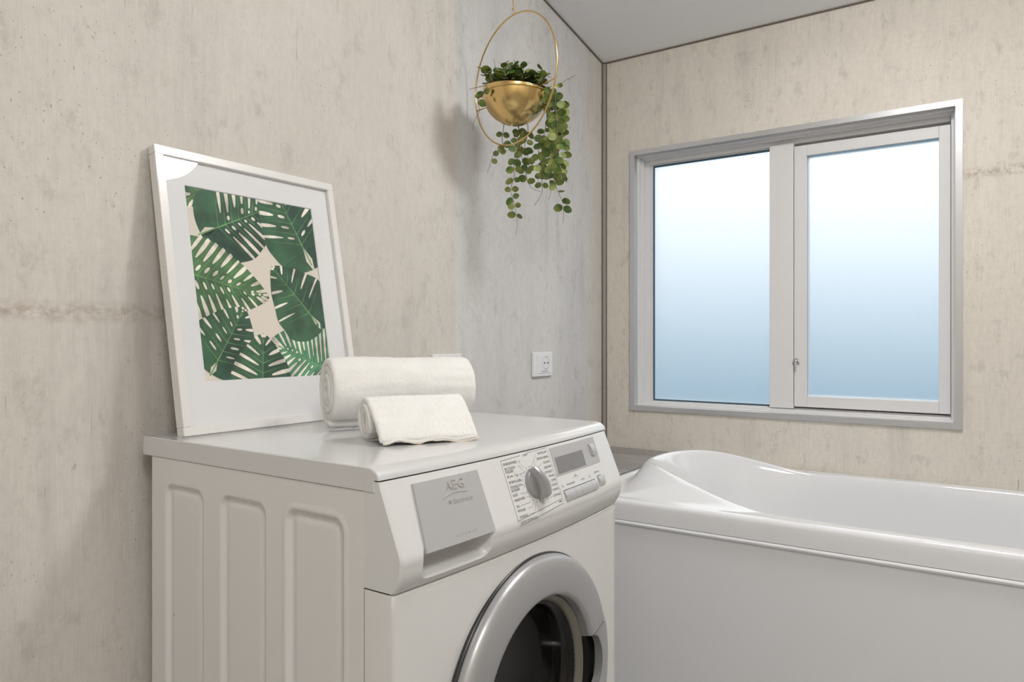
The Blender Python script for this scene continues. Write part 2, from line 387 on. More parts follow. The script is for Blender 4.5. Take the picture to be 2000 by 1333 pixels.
# angle samples: even plus the outer corners
def bath_pt(i, j):
    th = 2*PI*i/NB
    xi, yi = inner(th)
    up = raise_(yi)
    prof_out = [(0.0, -.050), (0.0, -.030), (0.0, -.012), (.0010, -.0065), (.0035, -.0025), (.0075, -.0006), (.012, 0.0)]
    if j < 7:
        ins, dz = prof_out[j]; x, y = outer(th, ins); return Vector((x, y, RZ+dz+.014*sstep(.80, .90, y)))
    j -= 7
    if j < 12:      # rim, rises towards the inner edge at the head end
        u = (j+1)/12
        x0, y0 = outer(th, .012); k = u*.985
        x = x0+(xi-x0)*k; y = y0+(yi-y0)*k
        h = up*sstep(.22, 1.0, u)**1.0
        return Vector((x, y, RZ+h-.0015*u*u+.014*sstep(.80, .90, y)*(1-u)))
    j -= 12
    lip = [(.992, -.003), (.984, -.0075), (.976, -.014), (.968, -.024)]
    if j < 4:
        s, dz = lip[j]; x, y = inner(th, s); return Vector((x, y, RZ+up+dz))
    j -= 4
    if j < 14:      # walls
        u = (j+1)/14
        slope = .60 if math.sin(th) > 0 else .80
        sx = .968-(.968-.74)*u**1.6; sy = .968-(.968-slope)*u**1.3
        x = CX+(inner(th)[0]-CX)*sx; y = CY+(inner(th)[1]-CY)*sy
        top = RZ+up-.024
        return Vector((x, y, top+(.215-top)*sstep(0, 1, u)**.9 if u < 1 else .215))
    j -= 14
    k = 1-(j+1)/5
    sx, sy = .74*k, (.60 if math.sin(th) > 0 else .80)*k
    return Vector((CX+(inner(th)[0]-CX)*sx, CY+(inner(th)[1]-CY)*sy, .215-.012*(1-k)))
bm = bmesh.new(); grid(bm, NB, 7+12+4+14+5, bath_pt, closed_u=True)
bmesh.ops.remove_doubles(bm, verts=bm.verts, dist=1e-5)
o = obj('tub_shell', bm, M['acrylic'], bath, smooth=True)
bm = bmesh.new()
# apron panel with rounded top bead
prof = [(1.650, .552), (1.6455, .5565), (1.6420, .5560), (1.6390, .5542), (1.6375, .5510), (1.6385, .5475), (1.6415, .5450), (1.6445, .5435), (1.6445, .30), (1.6445, .04), (1.660, .04), (1.660, .552)]
ends = []
for y in (BY0+.002, BY1-.001): ends.append([bm.verts.new((x, y, z)) for x, z in prof])
n = len(prof)
for k in range(n): bm.faces.new((ends[0][k], ends[0][(k+1) % n], ends[1][(k+1) % n], ends[1][k]))
bm.faces.new(ends[0]); bm.faces.new(ends[1][::-1])
o = obj('apron_panel', bm, M['bathpanel'], bath)
bm = bmesh.new(); box(bm, 1.672, BX1, BY0+.03, BY1-.02, .001, .19); obj('tub_base', bm, M['black'], bath)

# ------------------------------------------------------------ washing machine
WX0, WX1 = .6335, 1.2330
WC = (WX0+WX1)/2; HW = (WX1-WX0)/2
def bow(x): return .014*(1-((x-WC)/HW)**2)
wm = thing('washing_machine', 'white front-loading washing machine with silver porthole and slanted control panel', 'washing machine')
# cabinet with pressed side panels
bm = bmesh.new()
Y0c, Y1c, Z0c, Z1c = .652, 1.131, .012, .8195
ribs = [(1.0415, .0485), (.896, .050), (.744, .053)]
def side_depth(y, z):
    d = 0
    for cy, hy in ribs:
        sd = rrect(y, z, cy, .41, hy, .368, .016)
        d = max(d, .0065*sstep(.0035, -.0035, sd)-.0022*sstep(-.004, -.016, sd))
        d += -.0009*sstep(.008, .003, abs(sd-.004))
    return d
ys = [Y0c+(Y1c-Y0c)*i/220 for i in range(221)]
zs = [Z0c, .03, .034]+[.038+.003*i for i in range(6)]+[.06+.04*i for i in range(17)]+[.72+.0022*i for i in range(34)]+[.80, Z1c]
L_ = grid(bm, len(ys), len(zs), lambda i, j: Vector((WX0+side_depth(ys[i], zs[j]), ys[i], zs[j])))
def quad(bm, *p, mi=0):
    f = bm.faces.new([bm.verts.new(q) for q in p]); f.material_index = mi; return f
quad(bm, (WX1, Y0c, Z0c), (WX1, Y1c, Z0c), (WX1, Y1c, Z1c), (WX1, Y0c, Z1c))
quad(bm, (WX0, Y1c, Z0c), (WX1, Y1c, Z0c), (WX1, Y1c, Z1c), (WX0, Y1c, Z1c))
quad(bm, (WX0, Y0c, Z0c), (WX1, Y0c, Z0c), (WX1, Y1c, Z0c), (WX0, Y1c, Z0c))
quad(bm, (WX0, Y0c, Z1c), (WX1, Y0c, Z1c), (WX1, Y1c, Z1c), (WX0, Y1c, Z1c))
o = obj('cabinet', bm, M['steel'], wm, smooth=True, normals=False)
# little chips in the enamel
chip_m = pmat('chipped_enamel', (.22, .19, .16), .8)
for (y, z, r) in ((1.075, .575, .0016), (.908, .472, .0016), (.789, .448, .0022), (.787, .436, .0015), (.762, .505, .0012), (.752, .433, .0012), (.935, .480, .0010)):
    x = WX0+side_depth(y, z); bm = bmesh.new()
    bmesh.ops.create_circle(bm, cap_ends=True, segments=9, radius=r, matrix=Matrix.Translation((x-.0003, y, z)) @ Matrix.Rotation(PI/2, 4, 'Y'))
    obj('enamel_chip', bm, chip_m, wm)
# feet
for (x, y) in ((.68, .70), (1.19, .70), (.68, 1.09), (1.19, 1.09)):
    bm = bmesh.new(); bmesh.ops.create_cone(bm, cap_ends=True, segments=24, radius1=.02, radius2=.016, depth=.0135, matrix=Matrix.Translation((x, y, .00675))); obj('foot', bm, M['rubber'], wm)
# lid
bm = bmesh.new()
lp = [(1.155, .8205), (1.155, .847), (1.1535, .8495), (1.151, .850), (.90, .850), (.648, .850)]
for k in range(1, 9):
    a = PI/2*k/8; lp.append((.648-.0225*math.sin(a), .8352+.0148*math.cos(a)))
lp += [(.6265, .8352), (.634, .8354), (.634, .8205)]
xs = [WX0-.0015+(WX1-WX0+.003)*i/40 for i in range(41)]
xs = [xs[0], xs[0]+.0012]+xs[1:-1]+[xs[-1]-.0012, xs[-1]]
def lid_pt(i, j):
    y, z = lp[j]; x = xs[i]; k = sstep(.72, .63, y) if j not in (0, 1, 2, 3, len(lp)-1, len(lp)-2) else 0
    e = .0012 if i in (0, len(xs)-1) else 0
    zz = z-(e if z > .845 else 0)
    return Vector((x, y-k*bow(x)+(e if y < .64 else 0), zz))
V = grid(bm, len(xs), len(lp), lid_pt)
for row in (V[0], V[-1]): bm.faces.new(row)
for i in range(len(xs)-1): bm.faces.new((V[i][0], V[i+1][0], V[i+1][-1], V[i][-1]))
o = obj('lid', bm, M['lid'], wm)
for p in o.data.polygons: p.use_smooth = abs(p.normal.x) < .9
o.data.set_sharp_from_angle(angle=math.radians(35))
# control panel surface with scooped drawer grip
def SP(x, v, off=0.0):
    """point on the slanted fascia: v runs from its top edge (0) to the knee (1)"""
    return Vector((x, .626-.037*v-bow(x)-.927*off, .8335-.0915*v+.375*off))
cp = []
for k in range(33):
    v = k/32*.93; cp.append((.626-.037*v, .8335-.0915*v))
for k in range(1, 9):      # rounded knee
    a = k/8; p0 = Vector((.5916, .7484)); p1 = Vector((.5885, .7405)); p2 = Vector((.5905, .7325))
    q = p0*(1-a)**2+p1*2*a*(1-a)+p2*a*a; cp.append((q.x, q.y))
for k in range(1, 31):
    a = k/30; cp.append((.5905+.0125*a+.003*math.sin(a*PI)*-1, .7325-.0315*a))
arc = [0]
for a, b_ in zip(cp, cp[1:]): arc.append(arc[-1]+math.hypot(b_[0]-a[0], b_[1]-a[1]))
knee = arc[32+4]
NXC = 420
def cp_pt(i, j):
    x = WX0+(WX1-WX0)*i/(NXC-1); y, z = cp[j]
    y -= bow(x)
    s = arc[j]
    # grip scoop under the detergent drawer
    sd = rrect(x, s, .7365, knee+.008, .0640, .0215, .014)
    d = .028*sstep(.003, -.008, sd)
    e = min(x-WX0, WX1-x)
    y += d + (.0025*(1-e/.006)**2 if e < .006 else 0)
    return Vector((x, y, z+(.010*sstep(.003, -.008, sd) if s > knee else 0)))
bm = bmesh.new(); V = grid(bm, NXC, len(cp), cp_pt)
# side cheeks back to the cabinet
for i in (0, NXC-1):
    x = V[i][0].co.x; row = V[i]
    b1 = bm.verts.new((x, .652, .8335)); b2 = bm.verts.new((x, .652, .7008))
    b0 = bm.verts.new((x, .6345, .8335)); b3 = bm.verts.new((x, .6345, .8200)); b4 = bm.verts.new((x, .652, .8200))
    bm.faces.new(row+[b2, b4, b3, b0])
bot = [bm.verts.new((V[i][-1].co.x, .66, .7008)) for i in range(0, NXC)]
for i in range(NXC-1): bm.faces.new((V[i][-1], V[i+1][-1], bot[i+1], bot[i]))
o = obj('control_panel', bm, M['plastic'], wm, smooth=True); o.data.set_sharp_from_angle(angle=math.radians(38)); panel = o
def slab(bm, x0, x1, v0, v1, off, thick=.002, nx=10, nv=4, mi=0, r=0.0, skew=0.0, lead=0.0):
    """plate following the fascia, its face at height off"""
    def P(x, v, o_): return SP(x+skew*(v-v0), v, o_)
    T_ = [[bm.verts.new(P(x0+lead*(1-i/nx)*(1-j/nv)+(x1-x0)*i/nx, v0+(v1-v0)*j/nv, off)) for j in range(nv+1)] for i in range(nx+1)]
    for i in range(nx):
        for j in range(nv):
            f = bm.faces.new((T_[i][j], T_[i+1][j], T_[i+1][j+1], T_[i][j+1])); f.material_index = mi
    loop = [T_[i][0] for i in range(nx+1)]+[T_[nx][j] for j in range(1, nv+1)]+[T_[i][nv] for i in range(nx-1, -1, -1)]+[T_[0][j] for j in range(nv-1, 0, -1)]
    low = [bm.verts.new(q.co-Vector((0, -.927, .375))*thick) for q in loop]
    m_ = len(loop)
    for k in range(m_):
        f = bm.faces.new((loop[k], loop[(k+1) % m_], low[(k+1) % m_], low[k])); f.material_index = mi
# text on the fascia
def text_verts(s, size, align='LEFT'):
    c = bpy.data.curves.new('t', 'FONT'); c.body = s; c.size = size; c.align_x = align; c.align_y = 'CENTER'; c.resolution_u = 2
    o = bpy.data.objects.new('t', c); me = bpy.data.meshes.new_from_object(o)
    bm = bmesh.new(); bm.from_mesh(me); bpy.data.objects.remove(o); bpy.data.curves.remove(c); bpy.data.meshes.remove(me); return bm
def put_text(bm, s, x, v, size, off=.0004, align='LEFT', thick=0.0, sx=1.0, bold=0.0):
    t = text_verts(s, size, align)
    if thick: 
        g = bmesh.ops.extrude_face_region(t, geom=t.faces[:])
        for q in [e for e in g['geom'] if isinstance(e, bmesh.types.BMVert)]: q.co.z += thick
    mp = {}
    for q in t.verts: mp[q] = bm.verts.new(SP(x+q.co.x*sx, v-q.co.y/.0987, off+q.co.z))
    for f in t.faces:
        try: bm.faces.new([mp[q] for q in f.verts])
        except ValueError: pass
    t.free()
# detergent drawer front
bm = bmesh.new(); slab(bm, .6725, .8055, .105, .985, .0035, .006, 14, 8, lead=.0085)
es = [e for e in bm.edges if len(e.link_faces) == 2 and e.calc_face_angle(0) > 1]
bmesh.ops.bevel(bm, geom=es, offset=.001, segments=2, affect='EDGES')
drawer = obj('detergent_drawer', bm, M['silver'], wm); label(drawer, 'silver drawer front')
bm = bmesh.new()
put_text(bm, 'AEG', .7325, .235, .0185, .0036, thick=.0010, sx=1.12)
tube(bm, [SP(.7245+.048*k/12, .385-.035*math.sin(PI*(k/12)**.8)-.03*k/12, .0040) for k in range(13)], .0006, 6)
obj('brand_emblem', bm, M['emboss'], drawer)
bm = bmesh.new(); put_text(bm, 'Electrolux', .7405, .455, .0095, .0037)
slab(bm, .7325, .7375, .425, .475, .0037, .0002, 2, 2)
pale = pmat('pale_print', (.30, .30, .30), .5, .2)
obj('maker_print', bm, pale, drawer); bm = bmesh.new()
put_text(bm, 'l a v a m a t', .7275, .885, .0058, .0037, sx=1.5)
obj('model_print', bm, pale, drawer)
# printed programme chart
bm = bmesh.new()
left = [('ENERGISPARER', .125), ('BLOTLEGG/', .195), ('FLEKKER', .245), ('30 min - 3 kg', .315), ('SPORTKLAER', .405), ('STRYKELETT', .480), ('INTENSIV', .530), ('SILKE', .600), ('HANDVASK', .675), ('ULL', .765), ('FINVASK', .835), ('VASKING', .925)]
for s, v in left: put_text(bm, s, .8695, v, .0056, sx=.92)
right = [('HVIT/KULORT', .085), ('SENTRIFUGERING', .165), ('SKYLLING', .245), ('MILJOVASK', .325), ('STRYKELETT', .405), ('FINVASK', .475), ('PUMPE', .550), ('FLEKKER', .625), ('FORVASK', .700), ('KORTVASK', .790)]
for s, v in right: put_text(bm, s, .9935, v, .0052, align='RIGHT', sx=.85)
put_text(bm, 'START', .924, .055, .0048)
put_text(bm, 'QUICK SYSTEM PLUS', .8680, 1.005, .0056, sx=.85)
put_text(bm, '1400', .9910, .905, .0054, align='RIGHT')
def line(bm, x0, v0, x1, v1, w=.00025, off=.0004):
    n = 6; q = []
    for k in range(n+1):
        x = x0+(x1-x0)*k/n; v = v0+(v1-v0)*k/n
        dx, dv = (x1-x0), (v1-v0)*.0987; l = math.hypot(dx, dv); nx_, nv_ = -dv/l*w, dx/l*w/.0987
        q.append((bm.verts.new(SP(x-nx_, v-nv_, off)), bm.verts.new(SP(x+nx_, v+nv_, off))))
    for a, b_ in zip(q, q[1:]): bm.faces.new((a[0], a[1], b_[1], b_[0]))
line(bm, .866, .06, .917, .045); line(bm, .937, .03, .995, .020); line(bm, .866, .06, .8635, .98); line(bm, .8635, .965, .993, .87); line(bm, .9975, .05, .9945, .93); line(bm, .8635, 1.045, .993, .945)
KX, KV = .931, .52
for k, (s, v) in enumerate(left):
    if s in ('FLEKKER', 'INTENSIV'): continue
    a = math.radians(115+(245-115)*k/11); kx = KX+.030*math.cos(a)*1.0; kv = KV-.031*math.sin(a)/.0987
    line(bm, .870+.0040*len(s)*.92, v, min(kx-.004, .908), v, .00018); line(bm, min(kx-.004, .908), v, kx, kv, .00018)
for k, (s, v) in enumerate(right):
    a = math.radians(70-(140)*k/9); kx = KX+.029*math.cos(a); kv = KV-.030*math.sin(a)/.0987
    line(bm, .993-.0036*len(s)*.85, v, kx, kv if k in (0, 1, 9) else kv*.7+v*.3, .00018)
for k in range(21):
    a = math.radians(70+(290-70)*k/12); c = (KX+.0275*math.cos(a), KV-.0275*math.sin(a)/.0987)
    slab(bm, c[0]-.0006, c[0]+.0006, c[1]-.006, c[1]+.006, .0004, .0002, 1, 1)
obj('programme_chart', bm, M['ink'], panel)
# knob
def local(x, v):      # frame on the fascia: columns = right, up, outward
    n = Vector((0, -.927, .375)); u = Vector((0, .375, .927)); p = SP(x, v)
    return Matrix(((1, u.x, n.x, p.x), (0, u.y, n.y, p.y), (0, u.z, n.z, p.z), (0, 0, 0, 1)))
bm = bmesh.new(); KM = local(KX, KV)
pr = [(0, .007), (.0195, .007), (.0215, .006), (.0225, .003), (.0230, .0)]
rings = [[bm.verts.new(KM @ Vector((r*math.cos(2*PI*k/48), r*math.sin(2*PI*k/48), h))) for k in range(48)] for r, h in pr[1:]]
bm.faces.new(rings[0])
for a, b_ in zip(rings, rings[1:]):
    for k in range(48): bm.faces.new((a[k], a[(k+1) % 48], b_[(k+1) % 48], b_[k]))
knob = obj('programme_knob', bm, M['knob'], panel, smooth=True); knob.data.set_sharp_from_angle(angle=math.radians(40))
bm = bmesh.new()
def fin(u, top):       # half width along its length
    return (.0042+.0046*(u**.8))*(1.0 if not top else .86)
N_ = 14; rot = Matrix.Rotation(math.radians(14), 4, 'Z')
rowsL = []
for k in range(N_+1):
    u = k/N_; y = .0245-.049*u; h = .010+.0135*math.sin(PI*min(1, (u*.75+.12)))**.8
    a, b_ = fin(u, False), fin(u, True)
    sec = [(-a, .004), (-a*.98, h*.6), (-b_, h), (-b_*.3, h+.0012), (b_*.3, h+.0012), (b_, h), (a*.98, h*.6), (a, .004)]
    rowsL.append([bm.verts.new(KM @ rot @ Vector((x, y, z))) for x, z in sec])
for A, B in zip(rowsL, rowsL[1:]):
    for k in range(7): bm.faces.new((A[k], A[k+1], B[k+1], B[k]))
bm.faces.new(rowsL[0]); bm.faces.new(rowsL[-1][::-1])
o = obj('grip_bar', bm, M['knob'], knob, smooth=True); o.data.set_sharp_from_angle(angle=math.radians(30))
# display, power key and buttons
bm = bmesh.new(); slab(bm, 1.0045, 1.1700, .045, .52, .0006, .0008, 8, 3, skew=-.010); disp = obj('display', bm, M['silver_print'], panel)
bm = bmesh.new(); slab(bm, 1.0110, 1.1100, .215, .490, .0010, .0006, 8, 3, skew=-.012); obj('display_window', bm, M['lcd'], disp)
def key(x0, x1, v0, v1, name='button', h=.0045):
    bm = bmesh.new(); n = 10
    for i in range(1):
        g_ = [[bm.verts.new(SP(x0+(x1-x0)*a/4, v0+(v1-v0)*b_/n, h*(.25+.75*math.sin(PI*(.12+.70*b_/n))))) for b_ in range(n+1)] for a in range(5)]
        for a in range(4):
            for b_ in range(n): bm.faces.new((g_[a][b_], g_[a+1][b_], g_[a+1][b_+1], g_[a][b_+1]))
        loop = g_[0]+[g_[a][n] for a in range(1, 4)]+g_[4][::-1]+[g_[a][0] for a in range(3, 0, -1)]
        low = [bm.verts.new(q.co-Vector((0, -.927, .375))*.006) for q in loop]; m_ = len(loop)
        for k in range(m_): bm.faces.new((loop[k], loop[(k+1) % m_], low[(k+1) % m_], low[k]))
    o = obj(name, bm, M['silver'], panel, smooth=True); o.data.set_sharp_from_angle(angle=math.radians(40)); return o
kb = [1.0035, 1.0360, 1.0590, 1.1005, 1.1210]
for a, b_ in zip(kb, kb[1:]): key(a+.0003, b_-.0003, .775, .935)
key(1.1320, 1.1530, .745, .905); key(1.1385, 1.1530, .155, .365, 'power_button', .006)
bm = bmesh.new()
line(bm, 1.0030, .765, 1.1205, .765, .0005); line(bm, 1.1320, .735, 1.1500, .735, .0005); line(bm, 1.1385, .140, 1.1530, .140, .0004)
for s, x, sz in (('KG', 1.0045, .0052), ('FORVASK INTENSIV', 1.0200, .0042), ('FLEKKER', 1.0720, .0042), ('SK', 1.1035, .0052)): put_text(bm, s, x, .695, sz, sx=.8)
put_text(bm, 'START/PAUSE', 1.1265, .665, .0044, sx=.75); put_text(bm, 'PA/AV', 1.1350, .095, .0042, sx=.8)
put_text(bm, 'F', 1.1590, .79, .007)
tube(bm, [SP(1.0480+.020*k/8, .625-.035*math.sin(PI*k/8), .0004) for k in range(9)], .0002, 4); line(bm, 1.058, .56, 1.058, .64, .0003)
obj('key_print', bm, M['ink'], panel)
# front panel with the porthole opening
PX, PZ = .925, .463
HR = .168
bm = bmesh.new()
ths = sorted(set([2*PI*k/128 for k in range(128)]+[math.atan2(dz, dx) % (2*PI) for dx in (WX0+.002-PX, WX1-.002-PX) for dz in (.05-PZ, .6975-PZ)]))
def fy(x): return .6035-bow(x)
def edge_pt(th, inset):
    dx, dz = math.cos(th), math.sin(th); k = 1e9
    for lim, d, c in ((WX1-.0005-inset, dx, PX), (WX0+.0005+inset, dx, PX), (.699-inset, dz, PZ), (.05+inset, dz, PZ)):
        if (lim-c)*d > 0: k = min(k, (lim-c)/d)
    return PX+dx*k, PZ+dz*k
V = []
for th in ths:
    row = []
    row.append(bm.verts.new((PX+HR*math.cos(th), .66, PZ+HR*math.sin(th))))
    row.append(bm.verts.new((PX+HR*math.cos(th), .600, PZ+HR*math.sin(th))))
    xe, ze = edge_pt(th, .004)
    for k in range(0, 13):
        u = k/12; x = PX+HR*math.cos(th)+(xe-PX-HR*math.cos(th))*u; z = PZ+HR*math.sin(th)+(ze-PZ-HR*math.sin(th))*u
        # shallow dish around the door
        row.append(bm.verts.new((x, fy(x), z)))
    xe, ze = edge_pt(th, .0012); row.append(bm.verts.new((xe, fy(xe)+.0012, ze)))
    xe, ze = edge_pt(th, .0); row.append(bm.verts.new((xe, fy(xe)+.004, ze)))
    row.append(bm.verts.new((xe, .652, ze)))
    V.append(row)
for a in range(len(V)):
    A, B = V[a], V[(a+1) % len(V)]
    for k in range(len(A)-1): bm.faces.new((A[k], B[k], B[k+1], A[k+1]))
o = obj('front_panel', bm, M['steel'], wm, smooth=True); o.data.set_sharp_from_angle(angle=math.radians(50))
bm = bmesh.new(); box(bm, WX0+.01, WX1-.01, .63, .652, .005, .05); obj('kick_plate', bm, M['plastic'], wm)
# dark seam behind the parts
bm = bmesh.new(); box(bm, WX0+.001, WX1-.001, .612, .6495, .6990, .7008); box(bm, WX0+.0008, WX1-.0008, .640, .6515, .8196, .8206); box(bm, WX0+.0012, WX1-.0012, .6515, .6525, .05, .8195)
grid(bm, 41, 2, lambda i, j: Vector((WX0+.001+(WX1-WX0-.002)*i/40, .6290-bow(WX0+(WX1-WX0)*i/40), .8310+.0060*j)))
obj('seam_gasket', bm, M['black'], wm)
# door
DY = .5905       # back of the ring
door = None
HA = math.radians(17)
def lathe(bm, prof, n=160, mi=0, fn=None, close=True):
    V = []
    for k in range(n):
        a = 2*PI*k/n
        V.append([bm.verts.new((PX+r*math.cos(a), DY-o_, PZ+r*math.sin(a))) for r, o_ in (fn(a, prof) if fn else prof)])
    for k in range(n):
        A, B = V[k], V[(k+1) % n]
        for j in range(len(prof)-1):
            f = bm.faces.new((A[j], B[j], B[j+1], A[j+1])); f.material_index = mi
    return V
pr = [(.2125, -.001), (.2140, .006), (.2135, .011), (.2110, .0155), (.2070, .0190), (.2010, .0215), (.1930, .0230), (.1800, .0238), (.1700, .0238), (.1600, .0232), (.1560, .0220), (.1535, .0195), (.1525, .0160), (.1515, .000), (.1500, -.020), (.1480, -.030)]
def cut(a, prof):
    d = abs((a+PI) % (2*PI)-PI)
    k = sstep(HA+.01, HA-.02, d)
    w_ = math.cos(min(1, d/HA)*PI/2)**.5 if d < HA else 0
    return [(r, o_-(.030*k if r < .200 and o_ > .01 else 0)) for r, o_ in prof]
bm = bmesh.new(); lathe(bm, pr, 240, fn=cut)
door = obj('door_ring', bm, M['ring'], wm, smooth=True); label(door, 'silver porthole ring'); door.data.set_sharp_from_angle(angle=math.radians(60))
bm = bmesh.new()  # handle: outer sector
hp = [(.1795, .010), (.1795, .0238), (.1830, .0246), (.1950, .0242), (.2045, .0222), (.2110, .0180), (.2150, .0120), (.2153, .004)]
n = 24; V = []
for k in range(n+1):
    a = -HA+2*HA*k/n
    bend = .022*(math.cos((a/HA)*PI/2))**.6-.020 if abs(a) < HA else -.020
    V.append([bm.verts.new((PX+(r+(bend if r < .19 else 0)*.9)*math.cos(a), DY-o_-.0006, PZ+(r+(bend if r < .19 else 0)*.9)*math.sin(a))) for r, o_ in hp])
for A, B in zip(V, V[1:]):
    for j in range(len(hp)-1): bm.faces.new((A[j], B[j], B[j+1], A[j+1]))
bm.faces.new(V[0]); bm.faces.new(V[-1][::-1])
o = obj('door_handle', bm, M['ring'], door, smooth=True); o.data.set_sharp_from_angle(angle=math.radians(45))
bm = bmesh.new()  # dark pocket behind the handle
V = []
for k in range(n+1):
    a = -HA+2*HA*k/n; w_ = math.cos(a/HA*PI/2)**.5 if abs(a) < HA else 0
    V.append([bm.verts.new((PX+r*math.cos(a), DY-o_, PZ+r*math.sin(a))) for r, o_ in ((.1528, .0130), (.1532, .0010), (.2040, .0010))])
for A, B in zip(V, V[1:]):
    for j in (0, 1): bm.faces.new((A[j], B[j], B[j+1], A[j+1]))
obj('handle_pocket', bm, M['black'], door)
bm = bmesh.new(); lathe(bm, [(.1502, .004), (.1440, .002), (.1400, -.004), (.1380, -.014)], 128); obj('inner_ring', bm, pmat('brown_grey_plastic', (.20, .185, .16), .3, .3), door, smooth=True)
bm = bmesh.new(); lathe(bm, [(.2160, -.003), (.2162, .0035), (.2130, .004), (.2100, .001)], 128); obj('door_seal', bm, M['black'], door, smooth=True)
bm = bmesh.new()  # glass bowl
gp = [(.1398, -.006), (.1330, -.030), (.1240, -.060), (.1100, -.085), (.0800, -.098), (.0400, -.102), (.0010, -.103)]
lathe(bm, gp, 96); gl_ = obj('door_glass', bm, M['porthole'], door, smooth=True)
sm = gl_.modifiers.new('thickness', 'SOLIDIFY'); sm.thickness = .004
bm = bmesh.new(); lathe(bm, [(.1670, -.012), (.1560, -.020), (.1500, -.032), (.1530, -.048), (.1600, -.056), (.1560, -.066), (.1500, -.075), (.1620, -.085)], 128)
obj('door_gasket', bm, pmat('grey_gasket', (.09, .085, .08), .4), wm, smooth=True)
bm = bmesh.new(); lathe(bm, [(.160, -.082), (.225, -.095), (.226, -.30), (.215, -.38), (.10, -.39), (.001, -.39)], 96); drum = obj('drum', bm, M['drum'], wm, smooth=True)
for k in range(3):
    a0 = math.radians(100+120*k); bm = bmesh.new()
    rad = Vector((math.cos(a0), 0, math.sin(a0))); tan = Vector((-math.sin(a0), 0, math.cos(a0))); c = Vector((PX, DY, PZ))
    sec = [(-.022, .2245), (-.008, .172), (0, .166), (.008, .172), (.022, .2245)]
    A = [bm.verts.new(c+tan*s+rad*r+Vector((0, .11, 0))) for s, r in sec]; B = [bm.verts.new(c+tan*s+rad*r+Vector((0, .37, 0))) for s, r in sec]
    for j in range(4): bm.faces.new((A[j], A[j+1], B[j+1], B[j]))
    bm.faces.new(A); bm.faces.new(B[::-1])
    obj('drum_paddle', bm, M['chrome'], drum, smooth=False)

# ------------------------------------------------------------ picture frame leaning on the wall
fr_ = thing('picture_frame', 'white framed print of green monstera leaves leaning on the wall atop the washing machine', 'picture')
LEAN = math.atan2(.0885, .4825); FW, FH, FT = .3880, .4930, .020
P0 = Vector((.6617, 1.0866, .8503))
fv = Vector((0, math.sin(LEAN), math.cos(LEAN))); fn_ = Vector((0, -math.cos(LEAN), math.sin(LEAN)))
def FP(u, v, d=0.0): return P0+Vector((u, 0, 0))+fv*v+fn_*d
def fbox(bm, u0, u1, v0, v1, d0, d1, bev=0.0):
    g_ = bmesh.ops.create_cube(bm, size=1.0)['verts']
    for q in g_: q.co = FP((u0+u1)/2+q.co.x*(u1-u0), (v0+v1)/2+q.co.y*(v1-v0), (d0+d1)/2+q.co.z*(d1-d0))
    if bev: bmesh.ops.bevel(bm, geom=list({e for q in g_ for e in q.link_edges}), offset=bev, segments=2, affect='EDGES')
mw = .0150
for a in ((0, FW, FH-mw, FH), (0, FW, 0, mw), (0, mw, mw, FH-mw), (FW-mw, FW, mw, FH-mw)):
    bm = bmesh.new(); fbox(bm, a[0]+.00005, a[1]-.00005, a[2]+.00005, a[3]-.00005, -FT, 0, .0008); obj('frame_rail', bm, M['frame'], fr_)
bm = bmesh.new(); fbox(bm, mw-.004, FW-mw+.004, mw-.004, FH-mw+.004, -.0165, -.0125); obj('backing_board', bm, pmat('brown_board', (.35, .25, .16), .9), fr_)
# mat board with bevelled window
PU0, PU1, PV0, PV1 = .0525, .3300, .0880, .4330
bm = bmesh.new()
o4 = [(mw-.002, mw-.002), (FW-mw+.002, mw-.002), (FW-mw+.002, FH-mw+.002), (mw-.002, FH-mw+.002)]
i4 = [(PU0, PV0), (PU1, PV0), (PU1, PV1), (PU0, PV1)]; b4 = [(PU0+.0012, PV0+.0012), (PU1-.0012, PV0+.0012), (PU1-.0012, PV1-.0012), (PU0+.0012, PV1-.0012)]
A = [bm.verts.new(FP(*p, -.0080)) for p in o4]; B = [bm.verts.new(FP(*p, -.0080)) for p in i4]; C4 = [bm.verts.new(FP(*p, -.0096)) for p in b4]
for k in range(4):
    bm.faces.new((A[k], A[(k+1) % 4], B[(k+1) % 4], B[k])); bm.faces.new((B[k], B[(k+1) % 4], C4[(k+1) % 4], C4[k]))
obj('mat_board', bm, M['mat'], fr_)
bm = bmesh.new(); fbox(bm, PU0-.01, PU1+.01, PV0-.01, PV1+.01, -.0124, -.0104); art = obj('print_sheet', bm, M['paper'], fr_)
bm = bmesh.new(); fbox(bm, mw-.002, FW-mw+.002, mw-.002, FH-mw+.002, -.0060, -.0042); obj('frame_glass', bm, M['glass'], fr_)
